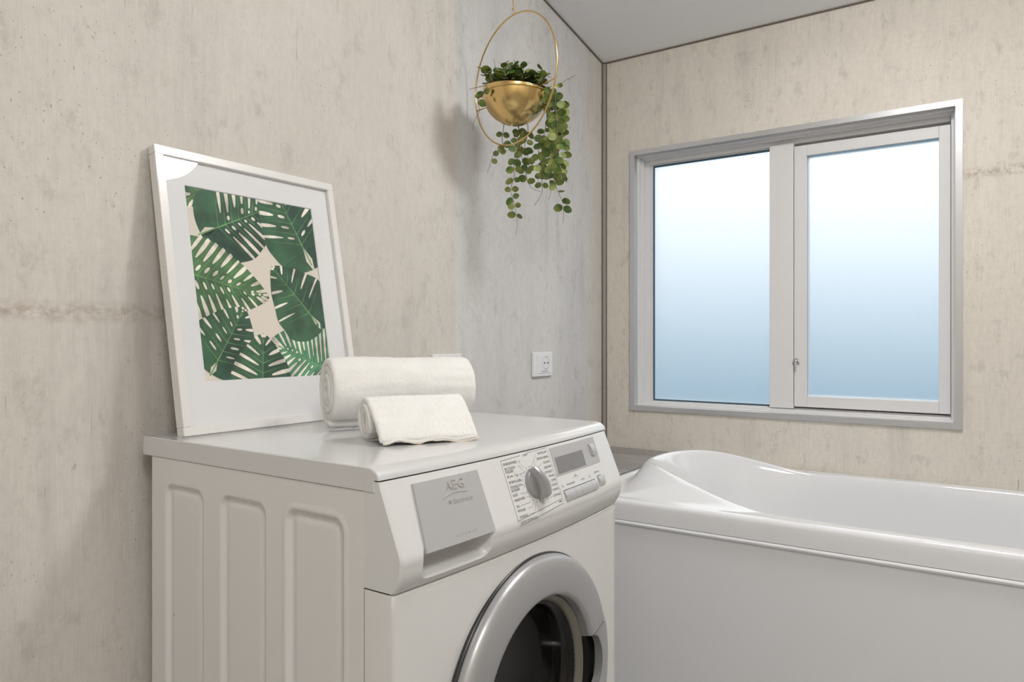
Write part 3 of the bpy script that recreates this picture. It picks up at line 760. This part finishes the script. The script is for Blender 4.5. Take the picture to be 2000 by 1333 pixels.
# monstera leaves, drawn flat on the sheet and trimmed at the mat window
def clip(poly, x0, x1, y0, y1):
    for ax, lim, sg in ((0, x0, 1), (0, x1, -1), (1, y0, 1), (1, y1, -1)):
        out = []
        for a, b_ in zip(poly, poly[1:]+poly[:1]):
            ia, ib = (a[ax]-lim)*sg >= 0, (b_[ax]-lim)*sg >= 0
            if ia: out.append(a)
            if ia != ib:
                t_ = (lim-a[ax])/(b_[ax]-a[ax]); out.append((a[0]+(b_[0]-a[0])*t_, a[1]+(b_[1]-a[1])*t_))
        poly = out
        if len(poly) < 3: return []
    return poly
art_bm = bmesh.new(); LAY = [0.0]
def poly_on(poly, mi):
    # poly in print units (u right 0..1, v down 0..1)
    p = clip([(PU0+a*(PU1-PU0), PV1-b_*(PV1-PV0)) for a, b_ in poly], PU0+.0002, PU1-.0002, PV0+.0002, PV1-.0002)
    if len(p) < 3: return
    LAY[0] += .0000022
    vs = [art_bm.verts.new(FP(a, b_, -.0103+LAY[0])) for a, b_ in p]
    try:
        f = art_bm.faces.new(vs); f.material_index = mi
    except ValueError: return
    bmesh.ops.triangulate(art_bm, faces=[f])
ASP = (PV1-PV0)/(PU1-PU0)
def monstera(base, tip, width, n=7, mi=0, slit=.60, holes=True, asym=1.0, seed=1, thick=.26, curve=0.0, heart=.22):
    """base, tip in print units; width = greatest half width relative to length"""
    rd = random.Random(seed)
    b0 = Vector((base[0], base[1]*ASP)); t0 = Vector((tip[0], tip[1]*ASP)); ax = t0-b0; Ln = ax.length; ax.normalize(); pr_ = Vector((-ax.y, ax.x))
    def mid(t): return b0+ax*(Ln*t)+pr_*(curve*Ln*math.sin(PI*min(max(t, 0), 1)))
    def outl(t, sd):      # outline for t from -heart..1
        s = (t+heart)/(1+heart)
        w_ = width*Ln*(math.sin(PI*min(1, s)**.62)**.72 if 0 < s < 1 else 0)*(asym if sd < 0 else 1)
        return mid(t)+pr_*(w_*sd)
    def toP(q): return (q.x, q.y/ASP)
    for sd in (1, -1):
        pts = [mid(0)]
        m_ = 64
        for k in range(m_+1):
            t = -heart+(1+heart)*((1-math.cos(PI*k/m_))/2)**1.35; q = outl(t, sd)
            if k == 0: q = mid(-heart*.6)+pr_*(sd*.05*Ln)
            wob = 1+.02*math.sin(t*17+seed)
            pts.append(mid(t)+(q-mid(t))*wob)
        poly_on([toP(q) for q in pts], mi+(0 if sd > 0 else 1))
    # lateral veins and slits
    for sd in (1, -1):
        for k in range(n):
            t = .02+.80*k/(n-1)
            m0 = mid(t); e0 = outl(min(.99, t+.16+.05*(1-t)), sd)
            d = e0-m0; L0 = d.length
            if L0 < .01: continue
            d.normalize(); q = Vector((-d.y, d.x))
            # pale vein
            poly_on([toP(m0+q*.0022), toP(m0+d*L0*.9), toP(m0-q*.0022)], 3)
            # slit between this vein and the next
            t2 = t+.40/(n-1)
            m1 = mid(t2); e1 = outl(min(.99, t2+.17+.05*(1-t)), sd); d = e1-m1; L1 = d.length*1.005
            if L1 < .02 or t2 > .92: continue
            d.normalize(); q = Vector((-d.y, d.x)); w_ = thick*Ln*.8/(n-1)*(.75+.5*rd.random()); s0 = 1-slit*(.85+.3*rd.random())
            pts = []
            for i in range(11):
                u = i/10; r = s0+(1.0-s0)*u; ww = w_*.5*math.sin(PI*min(1, .06+u*.62))**.7
                pts.append((r, ww))
            bend_ = .05*L1*sd
            poly_on([toP(m1+d*L1*r+q*(ww+bend_*r*r)) for r, ww in pts]+[toP(m1+d*L1*r+q*(-ww+bend_*r*r)) for r, ww in pts[::-1]], 2)
            if holes and s0 > .22 and rd.random() < .8:
                c = m1+d*L1*(s0*.50); a_ = L1*s0*.22; b_ = w_*.38
                poly_on([toP(c+d*a_*math.cos(2*PI*i/12)+q*b_*math.sin(2*PI*i/12)) for i in range(12)], 2)
    pts = [mid(i/12) for i in range(-3, 12)]
    poly_on([toP(p+pr_*.0050*(1-i/16)) for i, p in enumerate(pts)]+[toP(p-pr_*.0050*(1-i/16)) for i, p in list(enumerate(pts))[::-1]], 3)
# order: lowest leaf first.  materials: groups of (half, half, paper, vein)
monstera((.42, -.16), (-.04, .10), .34, 6, 0, .62, False, seed=2, thick=.30)
monstera((.20, .20), (.74, .00), .46, 9, 4, .66, True, seed=3, thick=.42)
monstera((.88, .24), (.62, -.20), .48, 7, 4, .50, True, seed=5, thick=.30, heart=.30)
monstera((-.16, .43), (.54, .56), .36, 11, 0, .56, True, seed=8, thick=.40, heart=.1)
monstera((1.06, 1.00), (.50, .80), .52, 14, 8, .86, True, seed=11, thick=.50, heart=.1)
monstera((.10, .90), (.34, .62), .56, 6, 4, .40, True, seed=14, thick=.26)
monstera((.40, 1.08), (.46, .755), .56, 6, 4, .70, False, seed=17, thick=.34, heart=.1)
monstera((.87, .64), (.59, .38), .62, 5, 4, .62, False, seed=21, thick=.20, heart=.36)
cols = [(.055, .135, .055), (.07, .17, .065), (.74, .68, .60), (.16, .33, .12), (.022, .075, .045), (.035, .11, .055), (.74, .68, .60), (.13, .28, .12), (.05, .20, .11), (.07, .25, .14), (.74, .70, .62), (.16, .38, .22)]
for f in art_bm.faces: pass
lm = [mottled(pmat('leaf_ink', c, .7), (30, 30, 30), tuple(x*.7 for x in c), tuple(min(1, x*1.35) for x in c), 3) for c in cols]
bmesh.ops.recalc_face_normals(art_bm, faces=art_bm.faces)
me = bpy.data.meshes.new('leaf_pattern'); art_bm.to_mesh(me); art_bm.free()
link_obj('leaf_pattern', me, lm, art)

# ------------------------------------------------------------ sockets
def wall_plate(name, text, x0, x1, z0, z1, outlet, cx=None, cz=None):
    t = thing(name, text, 'socket' if outlet else 'switch')
    bm = bmesh.new(); box(bm, x0, x1, YW-.0100, YW-.0005, z0, z1, .003, 3); box(bm, x0+.016, x1-.012, YW-.0118, YW-.0095, z0+.010, z1-.010, .001, 2)
    pl = obj('cover_plate', bm, M['socket'], t)
    if outlet:
        n = 40; bm = bmesh.new()
        pr = [(.0205, .0124), (.0195, .0124), (.0190, .0118), (.0186, .0020), (.001, .0015)]
        V = [[bm.verts.new((cx+r*math.cos(2*PI*k/n), YW-d, cz+r*math.sin(2*PI*k/n))) for r, d in pr[:1]+[(.0205, .0100)][:0]+pr[1:]] for k in range(n)]
        for k in range(n):
            for j in range(len(pr)-1): bm.faces.new((V[k][j], V[(k+1) % n][j], V[(k+1) % n][j+1], V[k][j+1]))
        w_ = obj('socket_well', bm, M['socket_in'], pl, smooth=True); w_.data.set_sharp_from_angle(angle=math.radians(35))
        for s in (-1, 1):
            bm = bmesh.new(); bmesh.ops.create_cone(bm, cap_ends=True, segments=16, radius1=.0026, radius2=.0026, depth=.0012, matrix=Matrix.Translation((cx+s*.0095, YW-.0125, cz)) @ Matrix.Rotation(PI/2, 4, 'X'))
            obj('pin_hole', bm, M['black'], w_)
        for s in (-1, 1):
            bm = bmesh.new(); box(bm, cx-.0022, cx+.0022, YW-.0138, YW-.0120, cz+s*.0185-.002, cz+s*.0185+.002, .0004)
            obj('earth_clip', bm, M['chrome'], w_)
        tb = text_verts('childproof safety outlet', .0048, 'CENTER'); 
        for q in tb.verts: q.co = Vector((cx-.006+q.co.x*.92, YW-.0121, cz-.0262+q.co.y))
        obj('plate_print', tb, M['ink'], pl)
    else:
        bm = bmesh.new(); box(bm, x0+.020, x1-.020, YW-.0145, YW-.0115, z0+.014, z1-.014, .001); obj('rocker', bm, M['socket'], pl)
    return t
# the well needs an opening in the plate: the plate is built round it
wall_plate('wall_socket', 'white wall socket with round recess between planter and washing machine', 1.8585, 1.9705, .8905, .9670, True, 1.927, .9325)
wall_plate('wall_switch', 'white wall plate half hidden behind the rolled towels', 1.389, 1.505, .892, .9685, False)

# ------------------------------------------------------------ towels
E1 = Vector((.8713, -.4907, 0)); NN = Vector((-.4907, -.8713, 0))    # roll axis, and horizontally towards the room
def spiral_section(r0, r1, turns, start, n, sq=1.0):
    pts = []
    for k in range(n+1):
        u = k/n; a = start-2*PI*turns*u*(-1 if turns > 3 else 1); r = r0+(r1-r0)*u
        pts.append((r*math.cos(a), r*math.sin(a)*sq))
    return pts
def towel_roll(name, text, C0, Lg, r1, turns, th, flap=None, sq=1.0, seed=0, taper=1.0, skew=0.0):
    t = thing(name, text, 'towel', 'rolled white towels on the washing machine')
    n = int(64*turns)
    pts = spiral_section(.009, r1-th*.55, turns, flap['start'] if flap else math.radians(-75)-2*PI*turns, n, sq)
    if flap: pts = pts+flap['pts']
    N = len(pts)
    def strip(bm, pts, th, L0, L1, nl, wave=0.0, mi=0, endr=True, shear=None):
        # thickened sheet swept along the axis
        nrm = []
        for i in range(len(pts)):
            a = pts[max(0, i-1)]; b_ = pts[min(len(pts)-1, i+1)]; d = Vector((b_[0]-a[0], b_[1]-a[1])); 
            if d.length < 1e-9: d = Vector((1, 0))
            d.normalize(); nrm.append(Vector((-d.y, d.x)))
        secs = []
        for j in range(nl+1):
            s = L0+(L1-L0)*j/nl
            e = min(j, nl-j); thk = th*(.55 if (e == 0 and endr) else (.88 if (e == 1 and endr) else 1))
            up, lo = [], []
            for i, (a, b_) in enumerate(pts):
                nn = noise.noise(Vector((a*110+seed*9, b_*110, s*9)))*.0013 + noise.noise(Vector((a*18+seed, b_*18, s*9+4)))*.0022
                sh = noise.noise(Vector((i*.035+seed*3, 0, 3.7*seed)))*.0035*(1 if j < nl/2 else -1)   # uneven ends
                tp = 1+(taper-1)*j/nl
                ee = thk*(.6 if i in (0, len(pts)-1) else 1)*.5
                wv = (wave*math.sin(s*95+seed)+wave*2.2*max(0, noise.noise(Vector((s*38, seed*2.1, th*400)))+.15))*sstep(.6, 1, i/len(pts))
                for lst, sg in ((up, 1), (lo, -1)):
                    q = Vector((a*tp, b_*tp))+nrm[i]*(sg*ee+nn)
                    sag = 0
                    lst.append(C0+E1*(s+(shear[i] if shear else 0)+sh*sstep(.03, 0, min(s-L0, L1-s)))+NN*q.x+U*(q.y+wv+sag))
            secs.append((up, lo))
        UP = [[bm.verts.new(p) for p in s_[0]] for s_ in secs]; LO = [[bm.verts.new(p) for p in s_[1]] for s_ in secs]
        for j in range(nl):
            for i in range(len(pts)-1):
                bm.faces.new((UP[j][i], UP[j][i+1], UP[j+1][i+1], UP[j+1][i])); bm.faces.new((LO[j][i], LO[j+1][i], LO[j+1][i+1], LO[j][i+1]))
            for i in (0, len(pts)-1): bm.faces.new((UP[j][i], UP[j+1][i], LO[j+1][i], LO[j][i]))
        for j in (0, nl):
            for i in range(len(pts)-1): bm.faces.new((UP[j][i], LO[j][i], LO[j][i+1], UP[j][i+1]))
    bm = bmesh.new(); strip(bm, pts, th, 0, Lg, 60, shear=([0]*(N-18)+[.005*(k+1)/18 for k in range(18)]) if flap else None)
    bmesh.ops.remove_doubles(bm, verts=bm.verts, dist=1e-6)
    o = obj('rolled_cloth', bm, M['terry'], t, smooth=True)
    tex = bpy.data.textures.get('terry_pile') or bpy.data.textures.new('terry_pile', 'CLOUDS'); tex.noise_scale = .0026; tex.noise_depth = 2
    ss = o.modifiers.new('sub', 'SUBSURF'); ss.levels = 1; ss.render_levels = 1
    d = o.modifiers.new('pile', 'DISPLACE'); d.texture = tex; d.strength = .0019; d.mid_level = .5; d.texture_coords = 'GLOBAL'
    if flap:
        for q, (pp, l0, l1, th_) in enumerate(flap['layers']):
            bm = bmesh.new(); strip(bm, pp, th_, l0, l1, 48, wave=.0018+.0008*q, shear=[.005*k/len(pp) for k in range(len(pp))])
            o2 = obj('folded_edge', bm, M['hem'] if q else M['terry'], t, smooth=True)
            d2 = o2.modifiers.new('pile', 'DISPLACE'); d2.texture = tex; d2.strength = .0015; d2.mid_level = .5; d2.texture_coords = 'GLOBAL'
    return t
LZ = .850
towel_roll('large_towel', 'large rolled white terry towel lying behind the small one on the washing machine', Vector((.866, .966, LZ+.0668))-E1*.013, .264, .0658, 3.94, .0155, None, sq=1.0, seed=2, taper=.96)
# small roll: last wrap comes over the top and slopes forward to the lid
r = .0350
fl = []
for k in range(1, 19):
    u = k/18; fl.append((.006+.063*u, (r-.003)-(2*r-.010)*u**1.12+.004*math.sin(PI*u)))
small_flap = {'start': 0, 'pts': fl, 'layers': []}
turns = 2.75       # ends at the top of the roll
small_flap['start'] = PI/2+2*PI*turns
lay1 = [(.012+.060*k/14, (r-.014)-(2*r-.0190)*(k/14)**1.1) for k in range(15)]
lay2 = [(.0215+.0528*k/10, -.010-(r-.0145)*(k/10)**.8) for k in range(11)]
lay3 = [(.024+.0475*k/10, -.012-(r-.0160)*(k/10)**.8) for k in range(11)]
small_flap['layers'] = [(lay1, .004, .157, .0042), (lay2, .010, .159, .0022), (lay3, .030, .1585, .0020)]
towel_roll('small_towel', 'small rolled white terry towel with its edge draped forward on the washing machine lid', Vector((.7985, .8395, LZ+r-.0022))+E1*.006+NN*.024, .158, r, turns, .0105, small_flap, seed=5)

# ------------------------------------------------------------ hanging planter
def cl(dx, up, near=0.0):      # metres right of / above / nearer than the bowl centre, as seen from the doorway
    return BC+R*dx-F*near+U*up
BC = Vector((0, 0, 0))+F*1.8+R*.0077+U*1.614
pl = thing('hanging_planter', 'brass hoop planter with round bowl hanging in front of the left wall', 'planter')
HCn = BC+U*.041-R*.004; HD = Vector((-.292, -.956, 0)).normalized()
bm = bmesh.new(); tube(bm, [HCn+HD*.161*math.cos(2*PI*k/128)+U*.161*math.sin(2*PI*k/128) for k in range(128)], .0021, 10, closed=True)
obj('hoop', bm, M['brass'], pl, smooth=True)
bm = bmesh.new(); BR = .0815
pr = []
for k in range(25): a = PI/2*k/24; pr.append((BR*math.cos(a), -BR*math.sin(a)))
pin = [(r_*.975, z*.975) for r_, z in pr[::-1]]
full = pr[::-1][:0]+[(max(r_, .0004), z) for r_, z in pr[::-1]]+[(BR, .0012), (BR*.985, .0012)]+[(max(r_, .0004), z) for r_, z in pin[::-1]]
TI = Matrix.Rotation(math.radians(4), 3, F)
V = [[bm.verts.new(BC+U*.008+TI @ Vector((r_*math.cos(2*PI*k/72), r_*math.sin(2*PI*k/72), z))) for r_, z in full] for k in range(72)]
for k in range(72):
    for j in range(len(full)-1): bm.faces.new((V[k][j], V[(k+1) % 72][j], V[(k+1) % 72][j+1], V[k][j+1]))
o = obj('bowl', bm, M['brass'], pl, smooth=True)
bm = bmesh.new(); tube(bm, [BC+Vector((.0830*math.cos(2*PI*k/64), .0830*math.sin(2*PI*k/64), .0005)) for k in range(64)], .0017, 8, closed=True)
obj('support_ring', bm, M['brass'], pl, smooth=True)
for s in (-1, 1):
    bm = bmesh.new(); tube(bm, [BC+HD*s*.083, BC-R*.004+HD*s*.155], .0016, 8); obj('support_rod', bm, M['brass'], pl, smooth=True)
top = HCn+U*.161; zt = zc(top.x)
bm = bmesh.new()
for s in (-1, 1): tube(bm, [top+HD*.003*s+U*(.0025), top+HD*s*.006+U*.004, top+HD*.002*s+U*.013, top+U*.018, top+HD*s*.004+U*.05, Vector((top.x, top.y, zt-.022))+HD*s*.002], .0011, 6)
bmesh.ops.create_uvsphere(bm, u_segments=12, v_segments=8, radius=.0042, matrix=Matrix.Translation(top+U*.016))
tube(bm, [top+U*.016, top+HD*.004+U*.024+R*.004, top+R*.007+U*.036], .0008, 5)
obj('hanging_cord', bm, M['cord'], pl, smooth=True)
bm = bmesh.new(); tube(bm, [Vector((top.x, top.y, zt-.001)), Vector((top.x, top.y, zt-.012))]+[Vector((top.x, top.y, zt-.020))+Vector((.008*math.sin(a), 0, .008*math.cos(a))) for a in [k*PI*1.6/10 for k in range(11)]], .0015, 8)
obj('ceiling_hook', bm, M['brass'], pl, smooth=True)
bm = bmesh.new(); bmesh.ops.create_circle(bm, cap_ends=True, segments=48, radius=.0762, matrix=Matrix.Translation(BC-U*.012)); obj('soil', bm, M['soil'], pl)

# trailing plant
tp = thing('trailing_plant', 'trailing green plant with small round leaves spilling from the brass bowl', 'plant')
def leaf(bm, c, out, nrm, s, cup=.12):
    out = out.normalized(); nrm = (nrm-out*nrm.dot(out)).normalized(); side = nrm.cross(out)
    n = 14; ctr = bm.verts.new(c+out*s*1.0-nrm*s*cup*.4)
    ring = []; mid_ = []
    for k in range(n):
        a = 2*PI*k/n; rr = s*(1.0+.12*max(0, math.cos(a))**6)
        ring.append(bm.verts.new(c+out*(s+rr*math.cos(a))+side*rr*.90*math.sin(a)+nrm*s*cup*(.35+.3*math.cos(2*a))))
        mid_.append(bm.verts.new(c+out*(s+rr*.55*math.cos(a))+side*rr*.5*math.sin(a)-nrm*s*cup*.15))
    for k in range(n):
        bm.faces.new((ring[k], ring[(k+1) % n], mid_[(k+1) % n], mid_[k])); bm.faces.new((mid_[k], mid_[(k+1) % n], ctr))
rl = random.Random(11)
PXM = 1.8/1410
def vine(px, step=11, size=(6.2, 9.0), skip=0, near0=.02, dens=.82, bare_tip=14, jit=3):
    """px: points in thousandths offsets from the bowl centre (right, up, nearer)"""
    P = []
    for q in px:
        nr = q[2] if len(q) > 2 else near0
        P.append(cl(q[0]*PXM, q[1]*PXM, nr))
    # smooth resample
    out = []
    for i in range(len(P)-1):
        p0 = P[max(0, i-1)]; p1 = P[i]; p2 = P[i+1]; p3 = P[min(len(P)-1, i+2)]
        m_ = max(2, int((p2-p1).length/.004))
        for k in range(m_):
            u = k/m_
            out.append(.5*((2*p1)+(p2-p0)*u+(2*p0-5*p1+4*p2-p3)*u*u+(3*p1-p0-3*p2+p3)*u**3))
    out.append(P[-1])
    out = [p+Vector((rl.uniform(-1, 1), rl.uniform(-1, 1), rl.uniform(-1, 1)))*.0007 for p in out]
    bm = bmesh.new(); tube(bm, out, .00100, 6, taper=.5); st = obj('stem', bm, M['stem'], tp, smooth=True)
    bm = bmesh.new(); acc = 0; lastlen = sum((b_-a).length for a, b_ in zip(out, out[1:])); run = 0; sd = 1
    for a, b_ in zip(out, out[1:]):
        l = (b_-a).length; acc += l; run += l
        if run < skip*PXM or run > lastlen-bare_tip*PXM: continue
        if acc > step*1.2*PXM:
            acc = rl.uniform(-2, 2)*PXM
            for s2 in (1, -1):
                if rl.random() > dens: continue
                t_ = (b_-a).normalized(); rv = (R*s2*sd+Vector((rl.uniform(-.5, .5), rl.uniform(-.5, .5), rl.uniform(-.75, .35)))).normalized()
                o_ = (rv+t_*.15).normalized(); nm = (-F*.9-U*.35+Vector((rl.uniform(-.6, .6), rl.uniform(-.6, .6), rl.uniform(-.5, .5)))).normalized()
                sz = rl.uniform(*size)*PXM*.97
                leaf(bm, a+o_*.0012, o_, nm, sz)
    obj('foliage', bm, M['leaf'], st, smooth=True, normals=False)
# long trails on the right
vine([(58, 4), (74, -6), (79, -50), (80, -90), (76, -130), (73, -160), (78, -185), (90, -215), (92, -236), (91, -254)], 12, near0=.045, bare_tip=26)
vine([(50, 6), (84, -10), (88, -60), (92, -110), (88, -150), (84, -178), (66, -196)][:6], 11, near0=.025, bare_tip=8)
vine([(46, 6), (70, -12), (71, -60), (60, -90), (56, -120), (64, -150), (72, -178), (66, -202)], 13, near0=-.01, bare_tip=22)
vine([(62, 4), (80, -20), (84, -70), (70, -110), (80, -140), (94, -162), (103, -170)], 13, near0=.0, bare_tip=14)
vine([(52, -2, .0), (62, -30, -.01), (58, -70, .0), (46, -110, .01), (50, -135, .01), (52, -165, .0), (52, -190, .0), (38, -214, .0)], 14, near0=-.02, bare_tip=26, dens=.85)
# middle trails from behind the bowl
vine([(10, -30, -.06), (6, -66, -.05), (4, -96, -.04), (-2, -120, -.04), (-2, -150, -.04), (-8, -180, -.04), (0, -212, -.04), (4, -240, -.04), (2, -268, -.04)], 15, near0=-.05, bare_tip=28, dens=.85, skip=30)
vine([(0, -30, -.06), (12, -70, -.05), (14, -110, -.05), (22, -150, -.04), (32, -172, -.04), (52, -182, -.04)], 15, near0=-.05, bare_tip=18, dens=.85, skip=34)
vine([(24, -30, -.05), (26, -60, -.05), (20, -90, -.05), (28, -120, -.05), (22, -150, -.05)], 14, near0=-.05, bare_tip=4, dens=.9, skip=30)
vine([(-20, -30, -.06), (-26, -74, -.05), (-22, -96, -.05), (-42, -104, -.05), (-50, -124, -.05), (-56, -142, -.05)], 17, near0=-.05, bare_tip=22, dens=.7, skip=34)
vine([(56, 0), (76, -30), (75, -80), (84, -120), (86, -150)], 13, near0=.035, bare_tip=6)
vine([(44, 4), (64, -14), (78, -40), (74, -100), (64, -140), (76, -165)], 14, near0=.01, bare_tip=10)
# short trails on the left
vine([(-46, 4, .05), (-58, -4, .055), (-70, -24, .055), (-68, -44, .055), (-78, -62, .05), (-80, -78, .05)], 17, near0=.055, bare_tip=18)
vine([(-48, 10, .04), (-72, 6, .04), (-88, 2, .04)], 30, near0=.04, bare_tip=16, dens=.5)
vine([(-30, 20, .03), (-48, 36, .03), (-38, 46, .03), (-42, 64, .03)], 13, (6, 8), near0=.03, bare_tip=22)
vine([(60, 8, .03), (84, 14, .03), (98, 22, .03), (116, 32, .03)], 20, (5, 6.5), near0=.03, bare_tip=22, dens=.8)
# bushy crown in the bowl
for k in range(54):
    a = rl.uniform(0, 2*PI); rr = rl.uniform(.012, .076); b0 = Vector((BC.x+rr*.7*math.cos(a), BC.y+rr*.7*math.sin(a), BC.z-.010))
    tip_ = Vector((BC.x+rr*1.16*math.cos(a), BC.y+rr*1.16*math.sin(a), BC.z+.010+rl.uniform(.020, .050)-.12*max(0, rr-.05)))
    mid_ = (b0+tip_)/2+U*.012
    bm = bmesh.new(); cur = [b0*(1-u)**2+mid_*2*u*(1-u)+tip_*u*u for u in [i/6 for i in range(7)]]; tube(bm, cur, .0009, 5, taper=.6); st = obj('stem', bm, M['stem'], tp, smooth=True)
    bm = bmesh.new()
    for i in (3, 4, 5, 6):
        for s2 in (1, -1):
            aa = rl.uniform(0, 2*PI); o_ = Vector((math.cos(aa), math.sin(aa), rl.uniform(-.2, .7))).normalized()
            leaf(bm, cur[i]+o_*.001, o_, (U*.8-F*.6+Vector((rl.uniform(-.6, .6), rl.uniform(-.6, .6), 0))).normalized(), rl.uniform(6.5, 9.5)*PXM)
    obj('foliage', bm, M['leaf'], st, smooth=True, normals=False)

# ------------------------------------------------------------ round flush ceiling lamp, plus an added unseen fill lamp
def ceiling_lamp(x, y, text, r=.17, drop=.05, mat='lamp'):
    t = thing('ceiling_lamp', text, 'lamp', 'round ceiling lamps'); z = zc(x); a = math.atan(SL)
    MM = Matrix.Translation((x, y, z)) @ Matrix.Rotation(a, 4, 'Y')
    def lat(pr, n=96):
        bm = bmesh.new(); V = [[bm.verts.new(MM @ Vector((q*math.cos(2*PI*k/n), q*math.sin(2*PI*k/n), h))) for q, h in pr] for k in range(n)]
        for k in range(n):
            for j in range(len(pr)-1): bm.faces.new((V[k][j], V[(k+1) % n][j], V[(k+1) % n][j+1], V[k][j+1]))
        return bm
    obj('lamp_base', lat([(r, -.001), (r+.012, -.002), (r+.014, -.010), (r+.012, -.040), (r, -.045), (r-.002, -.040)]), M['wpaint'], t, smooth=True)
    obj('diffuser', lat([(r-.001, -.043), (r*.97, -.043-drop*.5), (r*.88, -.043-drop*.8), (r*.6, -.043-drop*.95), (r*.3, -.043-drop), (.001, -.043-drop)]), M[mat], t, smooth=True)
ceiling_lamp(1.41, .085, 'round white ceiling lamp above the middle of the room', .150, .065)
ceiling_lamp(-.35, -.75, 'large round fill lamp added out of view near the back wall', .32, .09, 'fill_lamp')  # added behind the camera only to soften the shadows
